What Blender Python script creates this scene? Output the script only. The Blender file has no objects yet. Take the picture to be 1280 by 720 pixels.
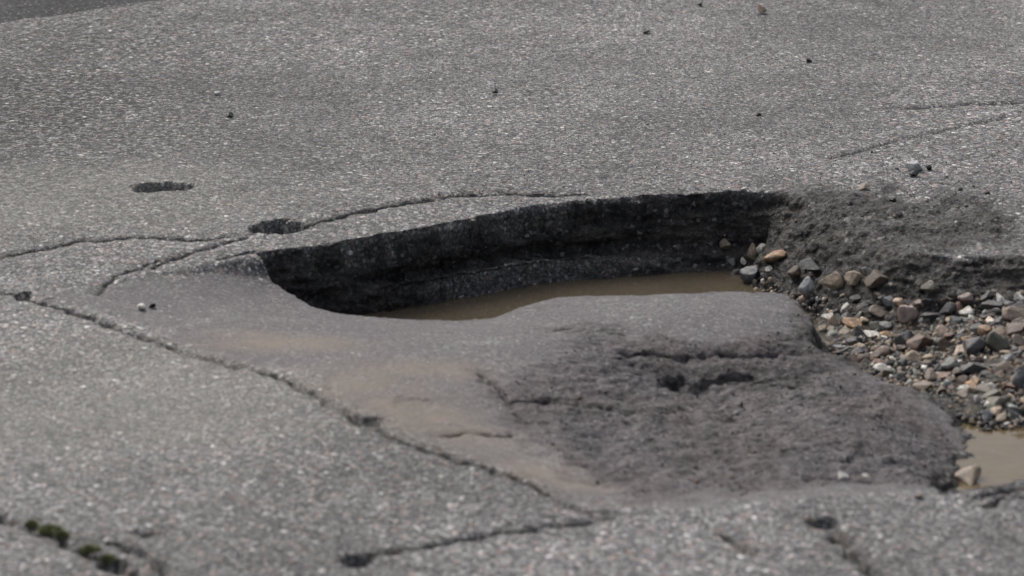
import bpy, bmesh, math, random
import numpy as np
from mathutils import Vector, Matrix, Euler
R = math.radians
random.seed(7)
rng = np.random.default_rng(11)

# ------------------------------------------------------------------ camera, sky, light
scene = bpy.context.scene
C = scene.collection
PITCH, HFOV, CAMZ = R(17.0), R(17.7), 1.40
cam = bpy.data.objects.new('camera', bpy.data.cameras.new('camera'))
C.objects.link(cam)
cam.location = (0, 0, CAMZ)
cam.rotation_euler = (math.pi/2 - PITCH, 0, 0)
cam.data.sensor_width = 36
cam.data.angle = HFOV
cam.data.clip_start = 0.05
cam.data.clip_end = 2000
cam.data.dof.use_dof = True
cam.data.dof.focus_distance = 5.75
cam.data.dof.aperture_fstop = 6.6
scene.camera = cam

SUN_EL, SUN_AZ = R(52), R(-35)            # azimuth from +Y (behind the hole), a little to the left
world = bpy.data.worlds.new('World')
scene.world = world
world.use_nodes = True
wn, wl = world.node_tree.nodes, world.node_tree.links
wn.clear()
sky = wn.new('ShaderNodeTexSky'); sky.sky_type = 'NISHITA'; sky.sun_disc = False
sky.sun_elevation = SUN_EL; sky.sun_rotation = SUN_AZ
sky.air_density = 1.0; sky.dust_density = 6.0; sky.ozone_density = 1.0
hs = wn.new('ShaderNodeHueSaturation'); hs.inputs['Saturation'].default_value = 0.5
bg = wn.new('ShaderNodeBackground'); bg.inputs['Strength'].default_value = 0.15
wo = wn.new('ShaderNodeOutputWorld')
wl.new(sky.outputs[0], hs.inputs['Color']); wl.new(hs.outputs[0], bg.inputs['Color']); wl.new(bg.outputs[0], wo.inputs[0])

sd_ = bpy.data.lights.new('sun', 'SUN'); sd_.energy = 1.3; sd_.angle = R(24); sd_.color = (1.0, 0.97, 0.93)
sun = bpy.data.objects.new('sun', sd_); C.objects.link(sun)
sdir = Vector((math.sin(SUN_AZ)*math.cos(SUN_EL), math.cos(SUN_AZ)*math.cos(SUN_EL), math.sin(SUN_EL)))
sun.rotation_euler = sdir.to_track_quat('Z', 'Y').to_euler()

vs = scene.view_settings
vs.view_transform = 'Standard'; vs.look = 'None'; vs.gamma = 1.0; vs.use_curve_mapping = False
vs.exposure = 0.53
scene.cycles.pixel_filter_type = 'BLACKMAN_HARRIS'
scene.cycles.filter_width = 1.5
scene.cycles.max_bounces = 6

# ------------------------------------------------------------------ measuring: photo pixel -> point on a level plane
T = math.tan(HFOV/2)
def ray(u, v):
    a, b = (u-640)/640*T, -(v-360)/640*T
    return np.array((a, math.cos(PITCH) + b*math.sin(PITCH), -math.sin(PITCH) + b*math.cos(PITCH)))
def at(u, v, z=0.0):
    d = ray(u, v); k = (z-CAMZ)/d[2]
    return (d[0]*k, d[1]*k)

# ------------------------------------------------------------------ noise
def _h(ix, iy, iz, seed):
    n = (ix.astype(np.int64)*374761393 + iy.astype(np.int64)*668265263 + iz.astype(np.int64)*2147483647 + seed*1274126177) & 0xffffffff
    n = ((n ^ (n >> 13))*1274126177) & 0xffffffff
    n = ((n ^ (n >> 16))*2246822519) & 0xffffffff
    return ((n ^ (n >> 15)) & 0xffffff).astype(np.float32)/np.float32(0xffffff)
def vn2(x, y, seed=0):
    ix, iy = np.floor(x), np.floor(y)
    fx, fy = (x-ix).astype(np.float32), (y-iy).astype(np.float32)
    fx = fx*fx*fx*(fx*(fx*6-15)+10); fy = fy*fy*fy*(fy*(fy*6-15)+10)
    z = np.zeros(1, np.int64)
    a, b = _h(ix, iy, z, seed), _h(ix+1, iy, z, seed)
    c, d = _h(ix, iy+1, z, seed), _h(ix+1, iy+1, z, seed)
    return ((a+(b-a)*fx) + ((c+(d-c)*fx)-(a+(b-a)*fx))*fy)*2-1
def vn3(x, y, z, seed=0):
    ix, iy, iz = np.floor(x), np.floor(y), np.floor(z)
    f = [(t-i).astype(np.float32) for t, i in ((x, ix), (y, iy), (z, iz))]
    fx, fy, fz = [t*t*(3-2*t) for t in f]
    def pl(k):
        a, b = _h(ix, iy, iz+k, seed), _h(ix+1, iy, iz+k, seed)
        c, d = _h(ix, iy+1, iz+k, seed), _h(ix+1, iy+1, iz+k, seed)
        p, q = a+(b-a)*fx, c+(d-c)*fx
        return p+(q-p)*fy
    p, q = pl(0), pl(1)
    return (p+(q-p)*fz)*2-1
def fbm2(x, y, s, oct=4, seed=0, gain=.5):
    t, a, n = 0, 1.0, 0
    for k in range(oct):
        t = t + a*vn2(x*s+17.3*k, y*s-9.1*k, seed+k); n += a; a *= gain; s *= 2.03
    return t/n
def fbm3(x, y, z, s, oct=4, seed=0, gain=.5):
    t, a, n = 0, 1.0, 0
    for k in range(oct):
        t = t + a*vn3(x*s+17.3*k, y*s-9.1*k, z*s+3.7*k, seed+k); n += a; a *= gain; s *= 2.03
    return t/n
def worley3(x, y, z, s, seed=0):
    X, Y, Z = x*s, y*s, z*s
    ix, iy, iz = np.floor(X), np.floor(Y), np.floor(Z)
    best = np.full(x.shape, 9.0, np.float32); cid = np.zeros(x.shape, np.float32)
    for a in (-1, 0, 1):
        for b in (-1, 0, 1):
            for c in (-1, 0, 1):
                px = ix+a+_h(ix+a, iy+b, iz+c, seed); py = iy+b+_h(ix+a, iy+b, iz+c, seed+1); pz = iz+c+_h(ix+a, iy+b, iz+c, seed+2)
                d = (px-X)**2+(py-Y)**2+(pz-Z)**2
                m = d < best
                best = np.where(m, d, best); cid = np.where(m, _h(ix+a, iy+b, iz+c, seed+3), cid)
    return np.sqrt(best), cid
def sstep(a, b, x):
    t = np.clip((x-a)/(b-a), 0, 1); return t*t*(3-2*t)

# ------------------------------------------------------------------ outlines measured off the photograph (pixels of 1280x720, with their level)
# the hole: (u, v, z, wall width, softness 0..1)
HOLE = [(258,326,0,.05,.1),(300,319,0,.05,0),(350,310,0,.035,0),(420,301,0,.03,0),(480,291,0,.03,0),(540,280,0,.035,0),(600,269,0,.05,0),
        (660,257,0,.05,0),(720,249,0,.05,0),(800,244,0,.05,0),(860,241,0,.05,0),(920,237,0,.055,.05),(970,236,0,.10,.5),
        (1010,244,0,.15,.7),(1045,262,0,.17,.8),(1085,285,0,.16,.8),(1120,304,0,.14,.7),(1160,316,0,.11,.5),(1195,320,0,.09,.4),(1240,317,0,.09,.4),
        (1300,326,0,.08,.4),(1400,345,0,.08,.4),(1480,380,0,.1,.5),(1520,450,0,.1,.5),(1490,540,0,.08,.3),(1400,590,0,.06,.2),
        (1330,594,0,.05,.1),(1280,598,0,.05,.1),(1240,604,0,.05,.1),(1172,618,0,.05,.2),(1163,606,-.04,.05,.4),(1158,585,-.06,.05,.4),(1200,552,-.075,.05,.4),(1206,528,-.075,.04,.4),
        (1180,505,-.065,.05,.4),(1130,481,-.062,.05,.4),(1070,462,-.06,.05,.4),(1030,448,-.055,.04,.3),(1012,425,-.04,.05,.2),(1008,395,-.035,.05,.1),
        (985,366,-.03,.04,0),(940,364,-.025,.03,0),(850,367,-.025,.03,0),(760,370,-.025,.03,0),(700,373,-.03,.03,0),(652,382,-.03,.03,0),
        (620,394,-.035,.03,0),(560,401,-.04,.03,0),(490,399,-.04,.03,0),(430,391,-.04,.03,0),(380,375,-.038,.03,0),(345,356,-.035,.03,0),(320,336,-.03,.03,0)]
# floor of the hole (u, v, z)
FLOOR = [(280,330,-.10),(350,335,-.14),(430,385,-.15),(500,385,-.155),(650,370,-.16),(800,352,-.155),(880,350,-.135),(912,335,-.122),(950,338,-.127),(1000,340,-.117),(990,366,-.135),
         (700,300,-.155),(850,290,-.14),(950,280,-.11),(1020,300,-.08),(1080,330,-.088),
         (1020,385,-.150),(1035,395,-.142),(1015,372,-.145),(1060,355,-.114),(1100,375,-.107),(1060,410,-.110),(1040,432,-.112),(1100,440,-.100),(1150,400,-.094),(1150,440,-.09),(1200,480,-.084),(1200,400,-.080),
         (1200,350,-.072),(1280,350,-.055),(1280,400,-.058),(1280,460,-.066),(1250,510,-.078),(1222,526,-.086),(1280,528,-.086),(1230,565,-.100),(1280,575,-.105),(1340,570,-.10),
         (1215,585,-.098),(1200,596,-.095),(1400,400,-.05),(1400,500,-.06),(1500,400,-.03),(1480,500,-.04)]
# the worn, silt-coated slab on the near side of the hole (plan outline) and its surface
SLAB = [(18,362),(60,352),(130,346),(205,335),(258,330),(300,324),(350,317),(500,297),(800,300),(1000,300),(1120,360),(1250,440),(1300,560),(1215,606),(1120,613),(1000,622),(890,634),(790,642),
        (745,640),(715,628),(640,592),(590,578),(540,562),(500,548),(455,525),(400,494),(345,464),(290,452),(240,438),(185,418),(130,398),(75,380)]
SLABZ = [(20,362,0),(130,352,-.004),(210,340,-.005),(300,334,-.015),(340,357,-.035),(430,393,-.04),(130,393,-.002),(200,380,-.012),(300,400,-.016),(240,432,-.004),(340,458,-.003),
         (400,420,-.014),(500,430,-.014),(560,402,-.038),(620,396,-.036),(650,384,-.030),(760,371,-.024),(900,367,-.024),(980,367,-.030),(460,520,-.003),(540,556,-.004),(640,584,-.005),(720,625,-.006),
         (600,480,-.012),(700,420,-.013),(850,395,-.018),(950,400,-.024),(1005,410,-.040),(850,425,-.026),(960,425,-.033),
         (860,478,-.052),(960,480,-.056),(700,500,-.030),(740,540,-.034),(680,520,-.026),(760,590,-.026),(850,540,-.046),(1000,540,-.046),(920,600,-.026),(1040,595,-.028),(1120,560,-.05),
         (1060,490,-.058),(1120,505,-.060),(1180,535,-.080),(1165,585,-.070),(820,635,-.006),(1000,615,-.012),(1120,607,-.016),(650,450,-.018)]
def plan(pts, z=None):
    return np.array([at(p[0], p[1], p[2] if z is None else z) for p in pts])
SLOPE = plan([(960,236),(1040,236),(1130,258),(1220,278),(1320,292),(1480,320),(1480,400),(1300,370),(1150,365),(1030,345),(985,300)], -.01)
hole_xy = plan(HOLE); hole_w = np.array([p[3] for p in HOLE]); hole_s = np.array([p[4] for p in HOLE])
slab_xy = plan(SLAB, 0.0)
BOWL = plan([(610,500),(680,470),(735,438),(800,446),(900,438),(985,422),(998,372),(1020,368),(1050,440),(1130,470),(1230,540),(1205,604),(1110,620),(1000,634),(890,648),(800,654),(735,622),(665,570)], -.04)

def poly_sd(x, y, P):
    """signed distance, positive inside; also the nearest edge's index and parameter"""
    best = np.full(x.shape, 1e9); idx = np.zeros(x.shape, np.int32); par = np.zeros(x.shape)
    inside = np.zeros(x.shape, bool); n = len(P)
    for i in range(n):
        a, b = P[i], P[(i+1) % n]
        ex, ey = b-a
        t = np.clip(((x-a[0])*ex+(y-a[1])*ey)/(ex*ex+ey*ey+1e-12), 0, 1)
        d = (x-a[0]-t*ex)**2+(y-a[1]-t*ey)**2
        m = d < best
        best = np.where(m, d, best); idx = np.where(m, i, idx); par = np.where(m, t, par)
        c = (a[1] > y) != (b[1] > y)
        inside ^= c & (x < (b[0]-a[0])*(y-a[1])/((b[1]-a[1]) if abs(b[1]-a[1]) > 1e-9 else 1e-9)+a[0])
    d = np.sqrt(best)
    return np.where(inside, d, -d), idx, par
def line_d(x, y, P):
    best = np.full(x.shape, 1e9); w = np.zeros(x.shape)
    L = 0; tot = sum(np.hypot(*(P[i+1]-P[i])) for i in range(len(P)-1))
    for i in range(len(P)-1):
        a, b = P[i], P[i+1]; ex, ey = b-a; l = math.hypot(ex, ey)
        t = np.clip(((x-a[0])*ex+(y-a[1])*ey)/(l*l+1e-12), 0, 1)
        d = (x-a[0]-t*ex)**2+(y-a[1]-t*ey)**2
        m = d < best; best = np.where(m, d, best); w = np.where(m, (L+t*l)/tot, w); L += l
    return np.sqrt(best), w
class TPS:
    def __init__(s, pts, lam=2e-4):
        s.P = plan(pts); z = np.array([p[2] for p in pts]); n = len(z)
        K = s.k(np.hypot(s.P[:,None,0]-s.P[None,:,0], s.P[:,None,1]-s.P[None,:,1]))+lam*np.eye(n)
        Q = np.c_[np.ones(n), s.P]
        A = np.block([[K, Q], [Q.T, np.zeros((3, 3))]])
        s.c = np.linalg.solve(A, np.r_[z, 0, 0, 0])
    @staticmethod
    def k(r): return r*r*np.log(r+1e-9)
    def __call__(s, x, y):
        o = s.c[-3]+s.c[-2]*x+s.c[-1]*y
        for i, p in enumerate(s.P): o = o+s.c[i]*s.k(np.hypot(x-p[0], y-p[1]))
        return o
floor_f, slab_f = TPS(FLOOR), TPS(SLABZ)

# cracks: (points u,v ; width m ; depth m ; level)
CR = [
 ([(0,362),(22,365),(45,372),(75,381),(130,400),(185,420),(240,440),(290,453),(345,466),(400,497),(455,528),(500,550),(540,564),(590,580),(640,594),(690,618),(715,632),(745,645),(765,643)], .0048, .014, 0),
 ([(425,700),(470,690),(520,684),(600,668),(660,660),(720,655),(760,647),(800,640)], .0036, .010, 0),
 ([(-40,632),(0,645),(40,660),(60,668),(95,684),(130,697),(165,715),(190,740)], .0065, .022, 0),
 ([(120,672),(150,680),(180,692),(205,712),(215,740)], .0055, .016, 0),
 ([(1012,648),(1040,658),(1055,675),(1068,690),(1085,708),(1110,735)], .0075, .02, 0),
 ([(905,668),(925,680),(945,692)], .0045, .01, 0),
 ([(545,548),(585,540),(640,536)], .0032, .007, -.01),
 ([(598,466),(612,472),(625,485),(645,505),(655,525)], .0045, .009, -.015),
 ([(640,505),(690,498),(740,497),(785,500)], .0045, .009, -.025),
 ([(200,330),(160,342),(130,358),(120,368)], .0024, .006, -.008),
 ([(380,280),(400,273),(450,262),(500,252),(545,245),(580,241),(625,239),(660,240),(700,240),(735,240)], .0058, .018, 0),
 ([(0,318),(40,310),(90,300),(130,296),(170,293),(205,296),(240,298),(285,293)], .0042, .012, 0),
 ([(190,332),(230,315),(270,303),(310,292)], .0040, .010, 0),
 ([(1120,137),(1160,134),(1200,132),(1240,131),(1285,128),(1330,126)], .0028, .006, 0),
 ([(1040,197),(1090,185),(1130,174),(1170,166),(1210,157),(1260,147),(1300,140)], .0022, .0035, 0),
 ([(165,665),(200,665)], .005, .009, 0),
 ([(775,440),(820,437),(870,434),(920,433),(965,428),(1000,424)], .0045, .011, -.026),
 ([(785,462),(820,466),(850,474),(875,472),(900,464),(950,466),(1000,472)], .0075, .012, -.045),
 ([(1230,628),(1262,618),(1300,616)], .0042, .012, 0), ([(1215,620),(1250,612),(1290,608)], .0042, .010, 0),
 ([(990,602),(1030,598),(1065,602),(1090,602)], .0060, .012, -.025),
 ([(690,412),(730,408),(780,412)], .0050, .006, -.016),
]
CR = [(np.array([at(u, v, z) for u, v in pts]), w, d) for pts, w, d, z in CR]
# pits: (u, v, rx m, ry m, depth, level)
PITS = [(203,232,.046,.026,.020,0),(186,235,.026,.018,.014,0),(348,281,.042,.042,.032,0),(448,700,.018,.020,.02,0),(28,366,.013,.022,.014,0),(135,703,.014,.018,.016,0),(850,474,.03,.028,.012,-.045),
        (458,524,.02,.02,.012,0),(1030,652,.018,.02,.012,0),(520,507,.03,.025,.003,-.01)]
PITS = [(at(u, v, z), rx, ry, d) for u, v, rx, ry, d, z in PITS]
WZ1, WZ2 = -.120, -.0885

def ground(x, y, fine=True):
    """height and surface masks of the road at plan points x, y"""
    x = np.asarray(x, float); y = np.asarray(y, float)
    z = .006*fbm2(x, y, .9, 2, 5)
    out = {k: np.zeros(x.shape) for k in ('silt', 'broken', 'wet', 'gravel', 'tan', 'ravel', 'ledge', 'pale')}
    # wear of the old surface: ravelled patch far left, paler worn patch in front of it
    c = at(60, 120); out['ravel'] = np.exp(-(((x-c[0])/.42)**2+((y-c[1])/.75)**2))*(1+.5*fbm2(x, y, 4, 3, 31))
    c = at(60, 245); c2 = at(110, 500); out['pale'] = np.clip(np.exp(-(((x-c[0])/.40)**2+((y-c[1])/.26)**2))+.75*np.exp(-(((x-c2[0])/.42)**2+((y-c2[1])/.40)**2)), 0, 1)*(1+.6*fbm2(x, y, 5, 3, 37))
    m = (np.abs(x) < 2.0) & (y > 2.9) & (y < 6.6)
    if not m.any(): return z, out
    X, Y, Z = x[m], y[m], z[m]
    wx = X+.008*fbm2(X, Y, 9, 2, 1)+.004*fbm2(X, Y, 40, 3, 2)+.0018*fbm2(X, Y, 150, 2, 3)
    wy = Y+.010*fbm2(X, Y, 9, 2, 11)+.005*fbm2(X, Y, 40, 3, 12)+.0018*fbm2(X, Y, 150, 2, 13)
    # worn slab
    ss, _, _ = poly_sd(wx, wy, slab_xy)
    ks = sstep(-.004, .022, ss)
    zs = np.minimum(slab_f(X, Y), .001)
    lob = fbm2(X, Y, 14, 4, 21)
    c = at(900, 540, -.045); bd, _, _ = poly_sd(X+.02*fbm2(X, Y, 13, 3, 26), Y+.05*fbm2(X, Y, 10, 3, 27), BOWL); bowl = sstep(-.09, .10, bd)
    zs = zs+.0035*lob*(.3+bowl)+.0075*bowl*fbm2(X*.7, Y, 34, 4, 23, .6)
    Z = Z*(1-.3*ks)+zs*ks
    # hole
    sh, ei, ep = poly_sd(wx, wy, hole_xy)
    j = (ei+1) % len(hole_w)
    W = hole_w[ei]*(1-ep)+hole_w[j]*ep; S = hole_s[ei]*(1-ep)+hole_s[j]*ep
    lipd = np.array([at(u, v, q) for u, v, q, _, _ in HOLE[::-1] if (u <= 985 and v > 330)])
    isback = sstep(.015, .045, Y-np.interp(X, lipd[:, 0], lipd[:, 1]))
    sh = sh+isback*(.009*fbm2(X*.7, Y, 17, 2, 43)+.002*fbm2(X, Y, 60, 2, 44))
    sh = sh+(1-isback)*(.006*fbm2(X, Y, 26, 3, 45)+.003*fbm2(X, Y, 95, 3, 46))
    t = np.clip(sh/W, 0, 1)
    hard = (1-(1-t)**1.8)*sstep(-.10, .22, t)
    soft = t*t*(3-2*t)
    k = hard*(1-S)+soft*S
    # two-course back wall: upper course, groove, lower course standing proud
    l0, l1 = at(430, 340, -.09)[0], at(900, 300, -.09)[0]
    led = isback*sstep(l0-.05, l0+.1, X)*sstep(l1+.05, l1-.25, X)*(sh > 0)
    top = .53+.05*fbm2(X, Y*0, 6, 2, 41)
    lf = np.interp(X, [at(430,330)[0], at(500,300)[0], at(640,300)[0], at(800,290)[0]], [.35, .45, .72, .88])
    lk = np.interp(sh/lf, [0, .005, .010, .022, .046, .058, .066], [0, .07, .30, .60, .63, 1, 1])
    lk = np.where(lk > .63, top+(lk-.63)/.37*(1-top), np.where(lk > .6, top, lk*top/.6))
    k = k*(1-led)+lk*led
    fl = floor_f(X, Y)+.006*fbm2(X, Y, 18, 4, 51)
    Z = Z*(1-k)+fl*k
    # right-hand slope where the edge has crumbled: lumps
    c = at(1090, 290, -.02); crum = np.exp(-(((X-c[0])/.30)**2+((Y-c[1])/.22)**2))
    Z = Z-.012*np.clip(crum*1.3-.25, 0, 1)*(1-k)+.012*crum*fbm2(X, Y, 24, 5, 61, .6)*(sh > -.25)
    # cracks and pits
    cw = fbm2(X, Y, 60, 3, 71); cx = X+.004*fbm2(X, Y, 45, 3, 73); cy = Y+.012*fbm2(X, Y, 45, 3, 74)
    dirt = np.zeros(X.shape)
    for P, w, d in CR:
        b = (X > P[:,0].min()-.06) & (X < P[:,0].max()+.06) & (Y > P[:,1].min()-.1) & (Y < P[:,1].max()+.1)
        if not b.any(): continue
        dd, s = line_d(cx[b], cy[b], P)
        ww = w*.85*(1+1.1*cw[b])*(.35+.65*np.minimum(1, np.minimum(s, 1-s)*7))
        g = np.exp(-(dd/np.maximum(ww, .0012))**2)
        br = sstep(-.55, -.1, fbm2(X[b], Y[b], 16, 2, 77))
        Z[b] -= d*g*(.25+.75*br)
        Z[b] -= .0035*np.exp(-(dd/(3.2*w*(1+.8*cw[b])))**2)
        dirt[b] = np.maximum(dirt[b], np.exp(-(dd/(2.6*w))**2))
    for (px, py), rx, ry, d in PITS:
        b = (np.abs(X-px) < 3*rx) & (np.abs(Y-py) < 4*ry)
        if not b.any(): continue
        q = ((cx[b]-px)/rx)**2+((cy[b]-py)/ry)**2
        Z[b] -= d*sstep(1.25, .55, q*(1+.5*cw[b]))
    # masks
    o = {}
    o['silt'] = sstep(-.006, .05, ss+.022*fbm2(X, Y, 16, 3, 83))*ks*(1-k)
    inh = (sh > -.012)
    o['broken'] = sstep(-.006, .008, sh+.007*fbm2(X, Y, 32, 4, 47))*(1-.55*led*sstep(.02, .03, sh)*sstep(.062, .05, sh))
    o['gravel'] = sstep(.72, .97, k)*sstep(at(900, 330, -.1)[0], at(960, 330, -.1)[0], X)*(sh > 0)
    # silt-mud on the lip and the near walls rather than bare broken asphalt
    lip = np.array([at(u, v, q) for u, v, q, _, _ in HOLE[::-1] if (u <= 985 and v > 330)])
    near = sstep(.030, .006, Y-np.interp(X, lip[:, 0], lip[:, 1])-.01)*sstep(at(250, 330)[0], at(330, 350)[0], X)*sstep(at(985, 370)[0], at(950, 370)[0], X)
    o['broken'] *= 1-.8*near
    o['broken'] = np.maximum(o['broken'], .9*np.clip((1+1.2*fbm2(X, Y, 20, 4, 89))*crum*1.5-.25, 0, 1)*(sh < 0)*(1-ks))
    for (u, v, q, rx, ry, a) in ((1003,398,-.03,.016,.16,.8),(1012,432,-.04,.03,.05,.6),(900,466,-.045,.16,.025,.55),(730,412,-.018,.07,.035,.35),(770,500,-.03,.05,.03,.4),(655,520,-.02,.03,.06,.4)):  # paints in crevice and fissure shade on the slab, plus its mottled dark patches
        px, py = at(u, v, q)
        o['broken'] = np.maximum(o['broken'], np.clip(a*np.exp(-(((X-px)/rx)**2+((Y-py)/ry)**2))*(1+1.3*fbm2(X, Y, 30, 4, 85)), 0, 1))
    o['wet'] = np.clip(np.maximum(o['broken'], sstep(WZ1+.05, WZ1+.005, Z)*(sh > 0)), 0, 1)
    o['wet'] = np.maximum(o['wet'], bowl*.75*ks)
    sl_, _, _ = poly_sd(X+.03*fbm2(X, Y, 9, 3, 28), Y+.08*fbm2(X, Y, 7, 4, 29), SLOPE)
    o['bowl'] = np.maximum(bowl*ks, sstep(-.10, .14, sl_)*(1-ks)*(Y > 4)*np.clip(.50+.9*fbm2(X, Y*.6, 16, 4, 87), 0, 1))
    o['wet'] = np.maximum(o['wet'], .6*o['bowl'])
    tn = np.zeros(X.shape)
    for (u, v, z0, rx, ry, a) in ((350,428,-.01,.10,.05,1),(300,418,-.01,.06,.03,.8),(430,485,-.01,.08,.10,1),(520,515,-.01,.09,.10,1),(610,545,-.01,.09,.09,.9),(540,465,-.012,.10,.05,.7),(680,590,-.01,.07,.06,.8),(720,600,-.01,.08,.06,.7),(590,590,-.0,.08,.05,.5)):
        px, py = at(u, v, z0)
        tn = np.maximum(tn, a*np.exp(-(((X-px)/rx)**2+((Y-py)/ry)**2)))
    o['tan'] = tn*ks*(1-k)*(.75+.6*fbm2(X, Y, 12, 4, 81))
    o['dirt'] = dirt
    z = z.copy(); z[m] = Z
    for key in ('silt', 'broken', 'wet', 'gravel', 'tan', 'bowl', 'dirt'):
        if key not in out: out[key] = np.zeros(x.shape)
        out[key][m] = o[key]
    out['led'] = np.zeros(x.shape); out['led'][m] = led
    out['sh'] = np.full(x.shape, -1.); out['sh'][m] = sh
    out['k'] = np.zeros(x.shape); out['k'][m] = k
    return z, out

# ------------------------------------------------------------------ material helpers
def new_mat(name):
    m = bpy.data.materials.new(name); m.use_nodes = True
    n = m.node_tree.nodes; n.clear()
    return m, n, m.node_tree.links
class NT:
    def __init__(s, name): s.m, s.n, s.l = new_mat(name)
    def node(s, t, **kw):
        nd = s.n.new(t)
        for k, v in kw.items(): setattr(nd, k, v)
        return nd
    def put(s, sock, v):
        if isinstance(v, bpy.types.NodeSocket): s.l.new(v, sock)
        elif v is not None: sock.default_value = v
    def math(s, op, a, b=None, c=None, clamp=False):
        nd = s.node('ShaderNodeMath', operation=op, use_clamp=clamp)
        s.put(nd.inputs[0], a); s.put(nd.inputs[1], b) if b is not None else None
        if c is not None: s.put(nd.inputs[2], c)
        return nd.outputs[0]
    def mix(s, f, a, b, blend='MIX'):
        nd = s.node('ShaderNodeMix', data_type='RGBA', blend_type=blend)
        s.put(nd.inputs[0], f); s.put(nd.inputs[6], a); s.put(nd.inputs[7], b)
        return nd.outputs[2]
    def mixf(s, f, a, b):
        nd = s.node('ShaderNodeMix', data_type='FLOAT')
        s.put(nd.inputs[0], f); s.put(nd.inputs[2], a); s.put(nd.inputs[3], b)
        return nd.outputs[0]
    def attr(s, name): return s.node('ShaderNodeAttribute', attribute_name=name).outputs['Fac']
    def coord(s, kind='Object'): return s.node('ShaderNodeTexCoord').outputs[kind]
    def noise(s, vec, scale, detail=3, rough=.55):
        nd = s.node('ShaderNodeTexNoise'); s.put(nd.inputs['Vector'], vec)
        nd.inputs['Scale'].default_value = scale; nd.inputs['Detail'].default_value = detail; nd.inputs['Roughness'].default_value = rough
        return nd.outputs['Fac']
    def vor(s, vec, scale, feature='F1', rnd=1.0):
        nd = s.node('ShaderNodeTexVoronoi', feature=feature); s.put(nd.inputs['Vector'], vec)
        nd.inputs['Scale'].default_value = scale; nd.inputs['Randomness'].default_value = rnd
        return nd
    def ramp(s, f, stops, interp='LINEAR'):
        nd = s.node('ShaderNodeValToRGB'); nd.color_ramp.interpolation = interp
        e = nd.color_ramp.elements
        while len(e) < len(stops): e.new(.5)
        for el, (p, c) in zip(e, stops):
            el.position = p; el.color = (*c, 1) if len(c) == 3 else c
        s.put(nd.inputs[0], f); return nd.outputs[0]
    def rng(s, f, a, b, c=0., d=1., smooth=False):
        nd = s.node('ShaderNodeMapRange', interpolation_type='SMOOTHSTEP' if smooth else 'LINEAR')
        s.put(nd.inputs[0], f); nd.inputs[1].default_value = a; nd.inputs[2].default_value = b; nd.inputs[3].default_value = c; nd.inputs[4].default_value = d
        return nd.outputs[0]
    def finish(s, col, rough, height=None, dist=.002, spec=.5, strength=1.0):
        p = s.node('ShaderNodeBsdfPrincipled'); o = s.node('ShaderNodeOutputMaterial')
        s.put(p.inputs['Base Color'], col); s.put(p.inputs['Roughness'], rough); s.put(p.inputs['Specular IOR Level'], spec)
        if height is not None:
            b = s.node('ShaderNodeBump'); b.inputs['Distance'].default_value = dist; b.inputs['Strength'].default_value = strength
            s.put(b.inputs['Height'], height); s.l.new(b.outputs[0], p.inputs['Normal'])
        s.l.new(p.outputs[0], o.inputs[0]); s.p = p
        return s.m
def g(v): return (v, v, v)

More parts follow.
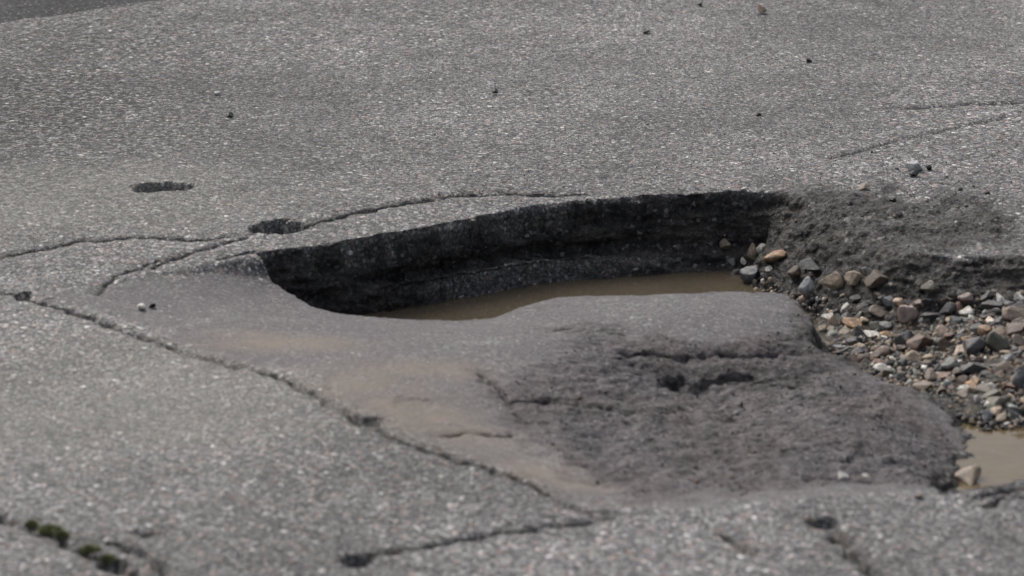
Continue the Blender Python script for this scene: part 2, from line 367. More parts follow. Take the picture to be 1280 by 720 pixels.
def asphalt_material():
    n = NT('worn_asphalt'); v = n.coord()
    silt, brk, wet, tan, rav, pale, bowl, dirt = [n.attr(a) for a in ('silt', 'broken', 'wet', 'tan', 'ravel', 'pale', 'bowl', 'dirt')]
    warp = n.node('ShaderNodeVectorMath', operation='ADD')
    nz = n.node('ShaderNodeTexNoise'); nz.inputs['Scale'].default_value = 120; n.l.new(v, nz.inputs['Vector'])
    sc = n.node('ShaderNodeVectorMath', operation='SCALE'); sc.inputs['Scale'].default_value = .004; n.l.new(nz.outputs['Color'], sc.inputs[0])
    n.l.new(v, warp.inputs[0]); n.l.new(sc.outputs[0], warp.inputs[1]); w = warp.outputs[0]
    # aggregate: two sizes of stone in the binder
    va = n.vor(w, 155); ea = n.vor(w, 155, 'DISTANCE_TO_EDGE')
    vb = n.vor(w, 300); eb = n.vor(w, 300, 'DISTANCE_TO_EDGE')
    sa = n.node('ShaderNodeSeparateColor'); n.l.new(va.outputs['Color'], sa.inputs[0])
    sb = n.node('ShaderNodeSeparateColor'); n.l.new(vb.outputs['Color'], sb.inputs[0])
    tone = [(0, (.030,.030,.031)), (.22, (.075,.073,.076)), (.5, (.150,.146,.149)), (.80, (.225,.217,.215)), (.95, (.32,.31,.30)), (1, (.50,.485,.47))]
    ca = n.ramp(sa.outputs[0], tone); cb = n.ramp(sb.outputs[0], tone)
    # a few stones are pinkish or greenish
    ca = n.mix(n.rng(sa.outputs[1], .82, .9, 0, .6), ca, n.mix(.8, ca, (.30,.20,.165,1)))
    ca = n.mix(n.rng(sa.outputs[2], .86, .93, 0, .5), ca, n.mix(.7, ca, (.17,.20,.16,1)))
    big = n.rng(sa.outputs[2], .45, .5)
    col = n.mix(big, cb, ca)
    edge = n.mixf(big, n.rng(eb.outputs['Distance'], 0, .10), n.rng(ea.outputs['Distance'], 0, .10))
    gap = n.math('MULTIPLY', n.math('SUBTRACT', 1, edge), .85)
    col = n.mix(gap, col, (.040,.039,.040,1))
    # patchiness
    lo = n.noise(v, 2.2, 4); mid = n.noise(v, 11, 4)
    col = n.mix(.8, col, n.mix(1, col, n.ramp(lo, [(.3, g(.66)), (.7, g(1.3))]), 'MULTIPLY'))
    pits = n.rng(n.noise(v, 210, 2, .6), .40, .33)
    col = n.mix(n.math('MULTIPLY', pits, .8), col, (.022,.021,.022,1))
    col = n.mix(.5, col, n.mix(1, col, n.ramp(mid, [(.3, g(.7)), (.7, g(1.25))]), 'MULTIPLY'))
    # worn pale area; ravelled area with open dark gaps and a little yellow-green growth
    col = n.mix(n.math('MULTIPLY', pale, .55, clamp=True), col, n.mix(.65, col, (.28,.275,.24,1)))
    gaps = n.rng(n.noise(v, 85, 3, .6), .54, .42)
    col = n.mix(n.math('MULTIPLY', n.math('MULTIPLY', rav, gaps), .9, clamp=True), col, (.022,.022,.02,1))
    moss = n.rng(n.noise(v, 60, 2), .60, .68)
    col = n.mix(n.math('MULTIPLY', n.math('MULTIPLY', rav, moss), .35, clamp=True), col, (.17,.17,.09,1))
    # silt film
    sn = n.noise(v, 165, 4, .72); sn2 = n.noise(v, 34, 4, .6)
    sc_ = n.mix(sn2, (.064,.059,.063,1), (.112,.104,.107,1))
    sc_ = n.mix(n.rng(sn, .55, .66, 0, .5), sc_, (.22,.205,.195,1))
    sc_ = n.mix(n.rng(sn, .46, .36, 0, .7), sc_, (.045,.043,.042,1))
    bw = n.math('ADD', n.math('MULTIPLY', n.noise(v, 95, 4, .7), .6), n.math('MULTIPLY', n.noise(v, 21, 4, .65), .4))
    bcol = n.mix(n.rng(bw, .40, .60), (.010,.009,.0095,1), (.088,.079,.080,1))
    bcol = n.mix(n.rng(n.noise(v, 180, 3, .6), .60, .66, 0, .75), bcol, (.21,.20,.195,1))
    bcol = n.mix(n.rng(n.noise(v, 150, 3, .65), .42, .36, 0, .85), bcol, (.012,.011,.012,1))
    bcol = n.mix(.8, bcol, n.mix(1, bcol, n.ramp(n.noise(v, 5, 4), [(.35, (.95,.82,.74)), (.65, (1.2,1.2,1.26))]), 'MULTIPLY'))
    thru = n.math('MULTIPLY', n.rng(sb.outputs[1], .66, .70), n.rng(eb.outputs['Distance'], .03, .12))
    sc_ = n.mix(n.math('MULTIPLY', thru, .45), sc_, cb)
    sfac = n.math('MULTIPLY', silt, n.rng(n.math('ADD', n.noise(v, 15, 5, .72), n.math('MULTIPLY', silt, .22)), .50, .74, .30, .95), clamp=True)
    col = n.mix(sfac, col, sc_)
    col = n.mix(n.math('MULTIPLY', tan, n.rng(n.noise(v, 30, 4, .65), .35, .55, .5, 1), clamp=True), col, n.mix(sn, (.132,.110,.089,1), (.203,.170,.138,1)))
    col = n.mix(n.math('MULTIPLY', dirt, n.rng(n.noise(v, 40, 3), .35, .65, .1, .75), clamp=True), col, (.075,.066,.055,1))
    bedge = n.rng(n.math('ADD', bowl, n.math('MULTIPLY', n.math('SUBTRACT', n.noise(v, 24, 5, .7), .5), 1.6)), .25, .62)
    col = n.mix(n.math('MULTIPLY', n.math('MULTIPLY', bedge, n.rng(bowl, 0, .15)), .94), col, bcol)
    # freshly broken asphalt: stones coated with black bitumen; also colours the painted crevice shade
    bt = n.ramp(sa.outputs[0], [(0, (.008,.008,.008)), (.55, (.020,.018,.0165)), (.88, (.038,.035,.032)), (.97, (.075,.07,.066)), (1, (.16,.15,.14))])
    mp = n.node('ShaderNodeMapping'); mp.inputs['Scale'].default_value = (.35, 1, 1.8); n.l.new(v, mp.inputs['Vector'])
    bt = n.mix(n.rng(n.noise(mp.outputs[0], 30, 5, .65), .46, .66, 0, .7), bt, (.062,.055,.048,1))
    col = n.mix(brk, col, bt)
    gv = n.attr('gravel')
    col = n.mix(n.math('MULTIPLY', gv, n.rng(n.noise(v, 18, 4), .3, .6, .3, .95)), col, n.mix(n.noise(v, 70, 4, .7), (.030,.026,.021,1), (.095,.079,.060,1)))
    # wet film darkens and smooths
    wf = n.math('MULTIPLY', wet, n.rng(n.noise(v, 14, 3), .3, .6, .5, 1))
    rough = n.mixf(wf, .88, n.rng(n.noise(v, 55, 3), .35, .65, .40, .70))
    h = n.math('ADD', n.math('MULTIPLY', edge, n.mixf(silt, 1.0, .25)), n.math('MULTIPLY', sa.outputs[1], n.mixf(silt, .8, .2)))
    h = n.math('ADD', h, n.math('MULTIPLY', sn, n.mixf(silt, .6, 1.5)))
    h = n.math('ADD', h, n.math('MULTIPLY', n.noise(v, 48, 4, .6), n.mixf(n.math('MAXIMUM', brk, bowl), .4, 3.0)))
    h = n.math('ADD', h, n.math('MULTIPLY', n.noise(v, 130, 4, .7), n.mixf(n.math('MAXIMUM', brk, bowl), 0., 3.2)))
    h = n.math('SUBTRACT', h, n.math('MULTIPLY', n.math('MULTIPLY', rav, gaps), 2.0))
    return n.finish(col, rough, h, .0017, .3)

def set_attr(me, name, a):
    at_ = me.attributes.new(name, 'FLOAT', 'POINT'); at_.data.foreach_set('value', np.ascontiguousarray(a, np.float32).ravel())

def np_mesh(name, V, F):
    me = bpy.data.meshes.new(name); k = F.shape[1]
    me.vertices.add(len(V)); me.vertices.foreach_set('co', V.astype(np.float32).ravel())
    me.loops.add(F.size); me.loops.foreach_set('vertex_index', F.astype(np.int32).ravel())
    me.polygons.add(len(F)); me.polygons.foreach_set('loop_start', np.arange(0, F.size, k, dtype=np.int32))
    me.polygons.foreach_set('use_smooth', np.ones(len(F), bool))
    me.update(calc_edges=True); return me

# ------------------------------------------------------------------ the road: one sheet, dense round the hole, running out to the horizon
def build_road():
    core = np.arange(-1.30, 1.301, .0023)
    ext = .0023*np.cumsum(1.22**np.arange(1, 55)); ext = ext[ext < 400]
    xs = np.r_[core[0]-ext[::-1], core, core[-1]+ext]
    y0, y1 = 2.95, 6.95
    yd = np.arange(y0, y1, .003)
    xsub = xs[::3]
    gx, gy = np.meshgrid(xsub, yd, indexing='ij')
    z, o = ground(gx, gy)
    dz = np.gradient(z, yd, axis=1)
    w = np.sqrt(1+(2.2*dz)**2)
    inner = np.clip((o['sh'] > -.3)*1.0+(o['silt'] > .1)*.6, 0, 1.2)
    dens = (.55+inner)*(5.0/yd)[None, :]
    w = w*dens
    for _ in range(3):                                   # smooth across columns and along them
        w = (np.roll(w, 1, 0)+w*2+np.roll(w, -1, 0))/4
        w[:, 1:-1] = (w[:, :-2]+2*w[:, 1:-1]+w[:, 2:])/4
    w = np.minimum(w, 14)
    NR = 1150
    cum = np.cumsum(w, axis=1); cum = (cum-cum[:, :1])/(cum[:, -1:]-cum[:, :1])
    q = np.linspace(0, 1, NR)
    rows = np.stack([np.interp(q, cum[i], yd) for i in range(len(xsub))])
    Yc = np.stack([np.interp(xs, xsub, rows[:, k]) for k in range(NR)], axis=1)
    e2 = .004*np.cumsum(1.25**np.arange(1, 50)); e2 = e2[e2 < 600]
    Y = np.concatenate([np.broadcast_to(y0-e2[::-1], (len(xs), len(e2))), Yc, np.broadcast_to(y1+e2, (len(xs), len(e2)))], axis=1)
    X = np.broadcast_to(xs[:, None], Y.shape).copy()
    Z, o = ground(X, Y)
    Pn = np.stack([X, Y, Z], -1)
    # broken faces: lumps and stones along the normal
    du = np.gradient(Pn, axis=0); dv = np.gradient(Pn, axis=1)
    N = np.cross(du, dv); N /= np.linalg.norm(N, axis=-1, keepdims=True)+1e-12
    m = (o['broken'] > .02) | (o['k'] > .02) | (o['bowl'] > .03)
    x, y, zz = X[m], Y[m], Z[m]
    a = np.clip(o['broken'][m], 0, 1)
    wd, wc = worley3(x, y, zz, 75, 3)
    st = np.clip(.62-wd, 0, 1)*(wc > .35)
    bo = o['bowl'][m]*(1-a)
    d = a*(.015*fbm3(x*.6, y*.8, zz*2.0, 24, 5, 91, .62)+.0045*st)+bo*(.0048*fbm3(x*.7, y, zz, 60, 4, 95, .7)+.0035*st*(wc > .7))
    # undercut groove between the two courses of the back wall
    led = o['led'][m]
    grv = np.exp(-((zz+.074)/.010)**2)*led
    sl = np.sqrt(np.clip(1-N[m][:, 2]**2, 0, 1))
    Pm = Pn[m]+N[m]*d[:, None]
    Pm[:, 1] += grv*.012*sl
    Pn[m] = Pm
    nx, ny = X.shape
    I = np.arange(nx*ny).reshape(nx, ny)
    F = np.stack([I[:-1, :-1], I[1:, :-1], I[1:, 1:], I[:-1, 1:]], -1).reshape(-1, 4)
    me = np_mesh('road', Pn.reshape(-1, 3), F)
    for k in ('silt', 'broken', 'wet', 'tan', 'ravel', 'pale', 'bowl', 'dirt', 'gravel'): set_attr(me, k, np.clip(o[k], 0, 1))
    me.materials.append(asphalt_material())
    ob = bpy.data.objects.new('road', me); C.objects.link(ob); ob['kind'] = 'structure'
    ob['label'] = 'cracked grey asphalt road surface broken open by a deep pothole'
    return ob
road = build_road()

def hgt(x, y): return float(ground(np.array([x]), np.array([y]))[0][0])
def drop(u, v):
    """point of the ground that the photo shows at pixel u, v"""
    d = ray(u, v); k = np.linspace(.85, 1.12, 700)*(CAMZ/-d[2])
    x, y, z = d[0]*k, d[1]*k, CAMZ+d[2]*k
    h, _ = ground(x, y)
    i = np.argmax(z <= h)
    return x[i], y[i], h[i]

# darker, finer surfacing that joins at the far left
def build_side_road():
    n = NT('dark_fine_asphalt'); v = n.coord()
    vo = n.vor(v, 260); s = n.node('ShaderNodeSeparateColor'); n.l.new(vo.outputs['Color'], s.inputs[0])
    c = n.ramp(s.outputs[0], [(0, g(.03)), (.6, g(.05)), (.92, g(.075)), (1, g(.16))])
    c = n.mix(.5, c, n.mix(1, c, n.ramp(n.noise(v, 3, 4), [(.3, g(.7)), (.7, g(1.3))]), 'MULTIPLY'))
    m = n.finish(c, .95, s.outputs[1], .001, .08)
    a, b = np.array(at(-30, 40)), np.array(at(265, -3)); d = b-a
    pts = [a-d*60]+[a+d*t for t in np.linspace(-2, 4, 60)]+[a+d*60]
    bm = bmesh.new(); top = []; far = []; low = []
    nrm = np.array((-d[1], d[0]))/np.hypot(*d)
    for i, p in enumerate(pts):
        q = p+nrm*(.012*math.sin(i*1.7)+.008*math.sin(i*4.1))
        h = 0.006*float(fbm2(np.array([q[0]]), np.array([q[1]]), .9, 2, 5)[0]) if 0 < i < len(pts)-1 else .006
        low.append(bm.verts.new((*q, h-.002))); top.append(bm.verts.new((*(q+nrm*.12), h+.006)))
        f = p+nrm*1.5; far.append((bm.verts.new((*f, .012)), bm.verts.new((*(p+nrm*150), .012))))
    for i in range(len(pts)-1):
        bm.faces.new((low[i], low[i+1], top[i+1], top[i])); bm.faces.new((top[i], top[i+1], far[i+1][0], far[i][0]))
        bm.faces.new((far[i][0], far[i+1][0], far[i+1][1], far[i][1]))
    bmesh.ops.recalc_face_normals(bm, faces=bm.faces)
    me = bpy.data.meshes.new('side_road'); bm.to_mesh(me); bm.free(); me.materials.append(m)
    o = bpy.data.objects.new('side_road', me); C.objects.link(o); o['kind'] = 'structure'; o['label'] = 'darker smooth asphalt surfacing in the far left corner'
build_side_road()

# muddy water standing in the hole
def build_water(name, label, corners, z, tint):
    n = NT(name+'_mud'); v = n.coord()
    nz = n.noise(v, 9, 3)
    col = n.mix(nz, tuple(c*.8 for c in tint)+(1,), tuple(c*1.2 for c in tint)+(1,))
    n.finish(col, .07, n.noise(v, 22, 2), .0012, .5); n.p.inputs['IOR'].default_value = 1.33
    tr = n.node('ShaderNodeBsdfTransparent'); tr.inputs[0].default_value = (.55,.46,.33,1)
    mx = n.node('ShaderNodeMixShader'); mx.inputs[0].default_value = .78
    out = [k for k in n.n if k.type == 'OUTPUT_MATERIAL'][0]
    n.l.new(tr.outputs[0], mx.inputs[1]); n.l.new(n.p.outputs[0], mx.inputs[2]); n.l.new(mx.outputs[0], out.inputs[0])
    P = [at(u, v_, z) for u, v_ in corners]
    bm = bmesh.new(); bm.faces.new([bm.verts.new((*p, z)) for p in P])
    bmesh.ops.recalc_face_normals(bm, faces=bm.faces)
    me = bpy.data.meshes.new(name); bm.to_mesh(me); bm.free(); me.materials.append(n.m)
    if me.polygons[0].normal.z < 0: me.flip_normals()
    o = bpy.data.objects.new(name, me); C.objects.link(o); o['kind'] = 'structure'; o['label'] = label
build_water('water', 'shallow muddy brown water lying below the dark back wall of the pothole',
            [(300,330),(420,345),(640,330),(900,310),(1000,322),(1075,372),(1045,412),(1015,420),(985,392),(700,405),(560,430),(400,415)], WZ1, (.080,.066,.047))
build_water('puddle', 'small light brown puddle at the right edge in front of the gravel',
            [(1185,560),(1205,528),(1300,505),(1440,520),(1450,585),(1300,625),(1200,632)], WZ2, (.105,.078,.042))

# ------------------------------------------------------------------ stones
PAL = {'pale tan': (.52,.41,.30), 'tan': (.34,.26,.175), 'white': (.62,.59,.53), 'grey': (.135,.134,.134), 'dark grey': (.045,.047,.050), 'brown': (.145,.100,.066), 'reddish brown': (.20,.105,.068),
       'pale grey': (.28,.285,.285), 'olive': (.10,.094,.060), 'blue-grey': (.095,.108,.118), 'pink': (.27,.205,.175), 'orange': (.37,.22,.11), 'green-grey': (.165,.175,.15), 'black': (.022,.022,.023)}
MATS = {}
def stone_mat(cn):
    if cn in MATS: return MATS[cn]
    n = NT('stone_'+cn.replace(' ', '_').replace('-', '_')); v = n.coord()
    c = PAL[cn]; oi = n.node('ShaderNodeObjectInfo').outputs['Random']
    k = lambda f: tuple(x*f for x in c)+(1,)
    nz = n.noise(v, 1.6, 5, .65)
    col = n.mix(n.rng(nz, .32, .68), k(.55), k(1.25))
    sp = n.rng(n.noise(v, 9, 2, .6), .6, .72)
    col = n.mix(n.math('MULTIPLY', sp, .55), col, (.42,.39,.35,1) if cn != 'black' else (.04,.04,.04,1))
    col = n.mix(n.rng(n.noise(v, 2.6, 5, .7),   .56, .44, 0, .25 if cn in ('white', 'pale tan', 'pale grey', 'pink', 'tan') else .65), col, (.07,.06,.05,1) if cn != 'black' else (.01,.01,.01,1))
    col = n.mix(1, col, n.ramp(oi, [(0, g(.85 if cn in ('white', 'pale tan', 'pale grey', 'pink', 'orange') else .38)), (.7, g(.98)), (1, g(1.25))]), 'MULTIPLY')
    m = n.finish(col, n.rng(nz, .3, .7, .28, .7), n.math('ADD', n.noise(v, 4, 5, .7), sp), .0016, .5)
    MATS[cn] = m; return m

def ico(sub):
    bm = bmesh.new(); bmesh.ops.create_icosphere(bm, subdivisions=sub, radius=1)
    V = np.array([v.co[:] for v in bm.verts]); F = np.array([[v.index for v in f.verts] for f in bm.faces]); bm.free(); return V, F
ICO = {s: ico(s) for s in (1, 2, 4)}
def rock(seed, sub=4, cuts=10, rough=.10):
    r = np.random.default_rng(seed); V, F = ICO[sub]; V = V.copy()
    for i in range(cuts):
        nn = r.normal(size=3); nn /= np.linalg.norm(nn); d = r.uniform(.36, .80)
        s = V@nn; over = np.clip(s-d, 0, None); V -= over[:, None]*nn*.97
    if rough:
        x, y, z = V.T
        V = V*(1+rough*fbm3(x, y, z, 2.2, 4, seed % 97, .6))[:, None]
    return V/np.abs(V).max(0), F
SHAPES = [rock(100+i) for i in range(22)]
MESH = {}
def stone_mesh(shape, cn):
    key = (shape, cn)
    if key not in MESH:
        V, F = SHAPES[shape]; me = np_mesh('stone', V, F); me.materials.append(stone_mat(cn)); MESH[key] = me
    return MESH[key]
def put_stone(p, size, cn, label, group, name='stone', rot=None, cat='stone', sink=.3, shape=None):
    shape = random.randrange(len(SHAPES)) if shape is None else shape
    o = bpy.data.objects.new(name, stone_mesh(shape, cn)); C.objects.link(o)
    o.scale = (size[0]/2, size[1]/2, size[2]/2)
    o.rotation_euler = rot or (random.uniform(-.35, .35), random.uniform(-.35, .35), random.uniform(0, 6.28))
    o.location = (p[0], p[1], p[2]+size[2]*(.5-sink))
    o['label'] = label; o['category'] = cat
    if group: o['group'] = group
    return o

PX = 2*T*4.75/1280                                        # metres per photo pixel near the gravel
GR = 'larger stones in the gravel bed'
HERO = [ # u, v (foot of the stone), width px, height px, colour, label
 (908,314,17,17,'tan','lone tan stone perched at the foot of the dark back wall'),
 (940,326,15,25,'tan','upright tan-grey stone leaning against the white pebble above the water'),
 (952,319,17,15,'white','bright white pebble resting behind the flat orange stone'),
 (968,327,36,13,'orange','flat orange-tan sliver of stone lying above the muddy water'),
 (942,352,34,26,'blue-grey','large blue-grey stone half sunk in the end of the water'),
 (922,348,30,16,'dark grey','dark wet flat stone at the edge of the muddy water'),
 (963,344,13,12,'white','tiny white chip beside the half sunk blue-grey stone'),
 (1014,342,30,19,'grey','rough grey stone on the gravel just below the crumbled slope'),
 (994,352,20,20,'brown','dull brown stone left of the pale pointed stone'),
 (1009,374,23,31,'pale grey','pale grey pointed stone standing upright at the water edge'),
 (1041,362,34,25,'tan','big knobbly tan stone in the back row of the gravel'),
 (1066,356,25,17,'tan','smaller tan stone touching the big knobbly tan one'),
 (1097,360,32,22,'brown','rounded brown-grey stone at the end of the back row'),
 (1162,366,24,15,'olive','dark olive stone under the broken right rim'),
 (1131,402,30,28,'pink','pale pinkish stone standing on edge beside a flat dark one'),
 (1147,386,18,13,'pink','small pinkish cap of stone behind the one standing on edge'),
 (1162,402,34,15,'dark grey','flat dark grey stone right of the pale pinkish one'),
 (1208,381,22,16,'pink','pinkish tan stone behind the white oval pebble'),
 (1210,397,22,13,'white','white oval pebble lying flat in the middle of the gravel'),
 (1240,390,30,18,'grey','mid grey stone right of the white oval pebble'),
 (1270,406,38,24,'brown','large brown stone at the right edge of the gravel'),
 (1268,425,34,20,'reddish brown','reddish brown stone just in front of the large brown one'),
 (1233,421,20,17,'orange','small orange-brown stone left of the reddish one'),
 (1151,438,34,28,'reddish brown','chunky red-brown stone in the centre of the gravel'),
 (1171,434,20,15,'green-grey','pale greenish pebble touching the chunky red-brown stone'),
 (1186,427,14,13,'reddish brown','small brick-red pebble above the pale greenish one'),
 (1128,436,30,22,'dark grey','dark grey stone left of the chunky red-brown one'),
 (1214,447,36,26,'dark grey','big dark brownish grey stone between red pebble and olive stone'),
 (1246,444,28,30,'olive','tilted olive-tan stone in the right half of the gravel'),
 (1257,457,20,13,'pale grey','pale flat pebble in front of the tilted olive stone'),
 (1186,467,26,20,'green-grey','pale greenish white stone with a flat top in the front gravel'),
 (1102,449,34,17,'brown','flat-topped brown stone lying near the mud slope'),
 (1068,458,16,16,'pink','rounded pinkish pebble at the foot of the mud slope'),
 (1038,400,22,9,'white','bright white flake by the small pool between slab and gravel'),
 (1027,421,15,14,'tan','round tan pebble beside the small pool'),
 (1105,466,26,10,'white','thin whitish splinter lying along the mud edge'),
 (1158,490,30,17,'tan','tan-grey stone half buried at the lower mud edge'),
 (1238,493,13,13,'white','round white pebble near the front of the gravel'),
 (1276,488,30,30,'blue-grey','blocky blue-grey stone at the right edge above the puddle'),
 (1145,455,28,16,'tan','pale tan stone in front of the chunky red-brown one'),
 (1215,470,34,22,'dark grey','dark stone behind the round white pebble'),
 (1250,510,36,18,'olive','dark olive slab low in the gravel above the puddle'),
 (1185,395,24,16,'grey','grey stone left of the white oval pebble'),
 (1098,398,26,16,'brown','brown wet stone behind the mud in the left gravel'),
 (1110,415,22,16,'grey','mid grey stone in the left gravel above the flat-topped brown one'),
]
used = []
for u, v, w, h, cn, lb in HERO:
    x, y, z = drop(u, v-2)
    used.append((x, y, w*PX/2))
    tilt = (random.uniform(-.2, .2), random.uniform(-.2, .2), random.uniform(-.5, .5))
    put_stone((x, y, z), (w*PX*1.12, w*PX*random.uniform(.7, 1.0), h*PX*1.2), cn, lb, GR, rot=tilt, sink=.22)
# pale silt bank beside the puddle, built from a stone shape
x, y, z = drop(1204, 600)
put_stone((x, y, z), (.052, .060, .026), 'tan', 'pale flat wedge of silt forming the left bank of the puddle', None, rot=(.15, -.3, .2), sink=.4, shape=3)
# chips in the mud
for u, v, w, cn, lb in ((1053,597,15,'white','white chip stuck in the near edge of the mud slope'),(1081,597,11,'white','smaller whitish chip right of the white one in the mud'),
                        (920,518,9,'pale grey','tiny grey chip stuck in the middle of the mud hollow'),(1148,622,12,'tan','small tan chip where the mud meets the near road')):
    x, y, z = drop(u, v); put_stone((x, y, z), (w*PX, w*PX, w*PX*.7), cn, lb, None, name='chip', sink=.3)
# loose bits on the road surface
for u, v, w, h, cn, lb in ((951,17,17,14,'pale tan','lone tan pebble far back on the road near the top edge'),
    (807,42,13,6,'black','flat black crumb of asphalt far back on the road'),(619,118,10,9,'black','small black crumb standing alone behind the hole'),
    (1011,78,8,6,'black','tiny black crumb in front of the far tan pebble'),(948,145,8,6,'black','tiny black crumb between far pebble and the hole'),
    (875,8,8,6,'black','tiny black crumb at the very top of the road'),
    (1142,220,13,9,'black','black lump in front of the pale round stone on the road'),(1160,213,10,9,'black','black lump right of the pale round stone on the road'),
    (1142,213,22,13,'pale grey','pale round stone on the road with two black lumps'),(1079,240,20,9,'tan','flat tan stone on the road behind the crumbled slope'),
    (1117,254,11,10,'black','black lump on the crumbled slope below the tan stone'),(1200,240,8,6,'black','tiny black crumb right of the crumbled slope'),(1234,243,8,6,'black','tiny black crumb furthest right on the road'),
    (178,388,13,9,'white','small whitish pebble on the left tongue of silt'),(190,385,10,8,'black','small black crumb right of the whitish pebble'),
    (273,119,11,7,'pale grey','pale chip lying in the rough patch far left'),(286,146,13,7,'black','black crumb behind the rough patch'),(735,252,9,6,'white','white chip on the lip of the back wall'),
    (930,243,8,6,'white','tiny white chip on the right end of the back rim')):
    x, y, z = drop(u, v); s = PX*math.hypot(y, CAMZ)/4.75
    put_stone((x, y, z), (w*s, w*s*.9, h*s*1.1), cn, lb, None, name='pebble', cat='pebble', sink=.12)

# the rest of the countable stones
gravel_pix = [(905,318),(960,322),(1030,336),(1110,345),(1180,345),(1230,332),(1330,345),(1420,400),(1420,500),(1330,525),(1225,532),(1180,503),(1120,476),(1060,452),(1024,430),(1030,410),(1052,398),(1042,376),(1000,352),(920,346)]
ZONES = [((-9,1040),(0,999),'between the dark back wall and the pale pointed stone'),((1040,1130),(0,385),'in the back row below the crumbled slope'),((1130,1999),(0,385),'in the gravel under the broken right rim'),
         ((1040,1130),(385,999),'in the left gravel beside the mud slope'),((1130,1215),(385,445),'in the middle gravel round the red-brown stone'),((1215,1999),(385,445),'in the gravel round the tilted olive stone'),
         ((1130,1215),(445,999),'in the front gravel along the mud edge'),((1215,1999),(445,999),'in the front gravel just above the puddle')]
cols = ['white']*2+['pale tan']*2+['grey']*2+['dark grey']*8+['brown']*8+['tan']*4+['blue-grey']*2+['olive']*4+['orange']*2+['pink']*1+['reddish brown']*4+['pale grey']*2+['green-grey']*2+['white']
gpoly = np.array(gravel_pix, float); n_put = 0; tries = 0
while n_put < 250 and tries < 9000:
    tries += 1
    u, v = random.uniform(900, 1330), random.uniform(318, 532)
    if poly_sd(np.array([u]), np.array([v]), gpoly)[0][0] < 2: continue
    if u > 1290 and random.random() < .45: continue
    if u < 985 and random.random() < .7: continue
    x, y, z = drop(u, v)
    if ground(np.array([x]), np.array([y]))[1]['k'][0] < (.62 if v > 338 else .86): continue
    s = random.choice([.011, .014, .017, .020, .024, .029])*random.uniform(.9, 1.15)
    if any(math.hypot(x-a, (y-b)*.9) < (s/2+r)*.47 for a, b, r in used): continue
    used.append((x, y, s/2)); cn = random.choice(cols)
    zone = next(t for a, b, t in ZONES if a[0] <= u < a[1] and b[0] <= v < b[1])
    word = 'tiny' if s < .0145 else 'small' if s < .021 else 'medium'
    lb = f'{word} {cn} stone {zone}'
    put_stone((x, y, z), (s*1.15, s*random.uniform(.8, 1.1), s*random.uniform(.6, .95)), cn, lb, lb.replace(f'{word} ', f'{word} ', 1).replace(' stone ', ' stones '), rot=(random.uniform(-.9, .9), random.uniform(-.9, .9), random.uniform(0, 6.28)), sink=.36)
    n_put += 1

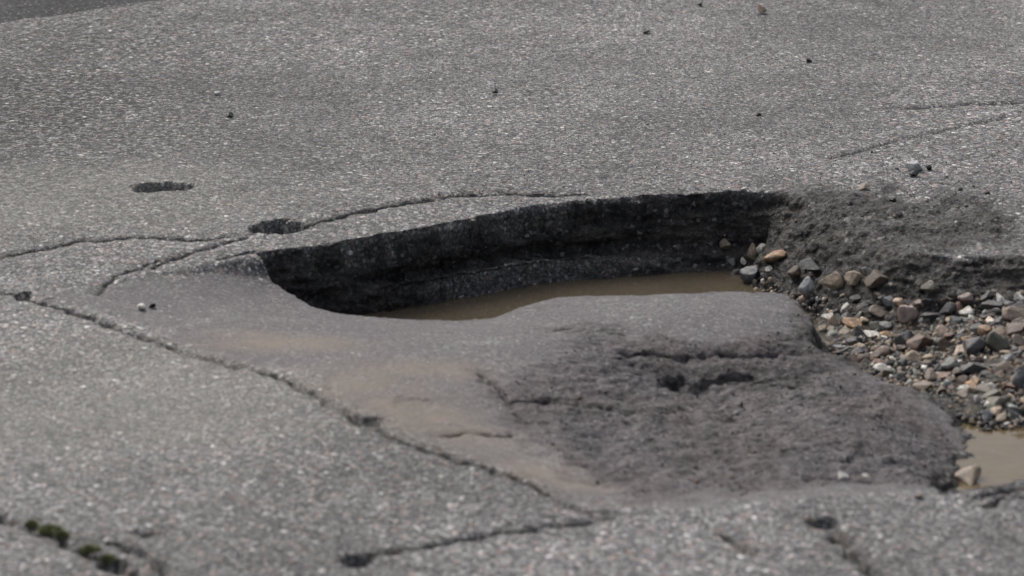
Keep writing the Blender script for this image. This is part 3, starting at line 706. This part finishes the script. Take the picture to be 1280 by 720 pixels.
# fine gravel and grit: beyond counting, one mesh
def build_grit():
    shp = [rock(500+i, 1, 5, 0) for i in range(10)]+[rock(600+i, 2, 8, 0) for i in range(10)]
    n1, n2, n3 = 9000, 500, 900
    V = []; F = []; K = []; off = 0
    # gravel bed
    lo = np.min([at(u, v, -.08) for u, v in gravel_pix], 0); hi = np.max([at(u, v, -.08) for u, v in gravel_pix], 0)
    gp = np.array([at(u, v, -.085) for u, v in gravel_pix])
    P = rng.uniform(lo, hi, (n1*3, 2)); s, _, _ = poly_sd(P[:, 0], P[:, 1], gp); P = P[s > -.012]; P = P[ground(P[:, 0], P[:, 1])[1]['k'] > .70][:n1]
    S = rng.choice([.003, .004, .005, .0065, .0085, .011], len(P), p=[.20, .20, .2, .17, .14, .09])
    # crumbled slope and wall foot
    c = at(1100, 300, -.03); Q = rng.normal(size=(n2, 2))*(.20, .16)+c
    # loose grit over the right side of the road and a little everywhere
    c = at(1120, 230); G = rng.normal(size=(n3, 2))*(.40, .32)+c
    P = np.r_[P, Q, G]; S = np.r_[S, rng.choice([.002, .003, .004, .006], n2, p=[.55, .3, .11, .04]), rng.choice([.0018, .0025, .0035], n3, p=[.5, .36, .14])]
    n4 = 1500; lo4, hi4 = BOWL.min(0), BOWL.max(0); M4 = rng.uniform(lo4, hi4, (n4, 2)); P = np.r_[P, M4]; S = np.r_[S, rng.choice([.002, .003, .004, .006], n4, p=[.45, .33, .17, .05])]
    z, o = ground(P[:, 0], P[:, 1])
    keep = np.ones(len(P), bool); keep[-n4:] = (o['bowl'][-n4:] > .4) & (o['k'][-n4:] < .3)
    a4, b4 = len(P)-n4-n2-n3, len(P)-n4
    keep[a4:b4] = ((o['broken'] > 0) | (rng.random(len(P)) < .5))[a4:b4] & (o['silt'][a4:b4] < .1)
    for i in np.nonzero(keep)[0]:
        v, f = shp[rng.integers(20)]
        if S[i] < .0045: v, f = shp[rng.integers(10)]
        e = Euler(rng.uniform(0, 6.28, 3)).to_matrix(); M = np.array(e)
        sc = S[i]*.5*rng.uniform(.7, 1.25, 3)*(1.1, 1.1, .8)
        V.append((v*sc)@M.T+(P[i, 0], P[i, 1], z[i]+S[i]*.22)); F.append(f+off); off += len(v)
        K.append(np.full(len(v), rng.random() if i < b4 else min(1, rng.random()**1.5)*.8+.2*(rng.random() < .06)))
    me = np_mesh('gravel', np.concatenate(V), np.concatenate(F)); set_attr(me, 'tone', np.concatenate(K))
    n = NT('mixed_grit'); v = n.coord(); t = n.attr('tone')
    col = n.ramp(t, [(0, (.010,.010,.011)), (.40, (.035,.033,.032)), (.41, (.06,.058,.057)), (.52, (.095,.09,.085)), (.53, (.085,.060,.040)), (.70, (.15,.105,.068)), (.69, (.09,.105,.11)), (.78, (.12,.11,.07)), (.79, (.20,.145,.10)), (.95, (.28,.22,.16)), (.96, (.48,.45,.40)), (1, (.55,.52,.47))])
    col = n.mix(.5, col, n.mix(1, col, n.ramp(n.noise(v, 400, 3), [(.3, g(.3)), (.7, g(1.1))]), 'MULTIPLY'))
    me.materials.append(n.finish(col, .65, n.noise(v, 500, 3), .0006, .45))
    ob = bpy.data.objects.new('gravel', me); C.objects.link(ob); ob['kind'] = 'stuff'; ob['label'] = 'fine mixed grit between the stones and over the crumbled edge'
build_grit()

# ------------------------------------------------------------------ moss growing in the near-left crack
def build_moss(u, v, rad, hgt_, label, seed):
    r = np.random.default_rng(seed)
    x0, y0, z0 = drop(u, v); V = []; F = []
    z0 = max(z0, -.014)
    for i in range(900):
        a, q = r.uniform(0, 6.28), math.sqrt(r.random())
        px, py = math.cos(a)*q*rad*(1+.3*math.sin(3*a+seed)), math.sin(a)*q*rad*.8
        h = hgt_*(1-q*q)*r.uniform(.5, 1.1)
        l = r.uniform(.0016, .0035); b = r.uniform(0, 6.28); dx, dy = math.cos(b)*l*.45, math.sin(b)*l*.45
        tx, ty = r.normal(size=2)*l*.5
        k = len(V)
        V += [(px-dx, py-dy, h), (px+dx, py+dy, h), (px+dx*.6+tx, py+dy*.6+ty, h+l*.8), (px+tx*1.6, py+ty*1.6, h+l*1.4)]
        F.append((k, k+1, k+2, k+3))
    me = np_mesh('moss_clump', np.array(V), np.array(F))
    n = NT('moss'); vv = n.coord()
    me.materials.append(n.finish(n.mix(n.rng(n.noise(vv, 160, 3), .35, .65), (.075,.085,.036,1), (.20,.21,.09,1)), .8))
    o = bpy.data.objects.new('moss_clump', me); C.objects.link(o); o.location = (x0, y0, z0)
    o['label'] = label; o['category'] = 'moss'; o['group'] = 'moss in the near left crack'
for i_, (u, v, r_, h_, lb) in enumerate(((61,665,.014,.005,'largest green moss clump growing in the near left crack'),(113,690,.011,.005,'olive moss clump lower down the near left crack'),
        (78,672,.006,.004,'thin moss tuft just right of the largest clump'),(40,658,.006,.004,'thin moss tuft just left of the largest clump'),(135,701,.007,.004,'lowest moss tuft by the pit in the near left crack'))):
    build_moss(u, v, r_, h_, lb, i_+1)
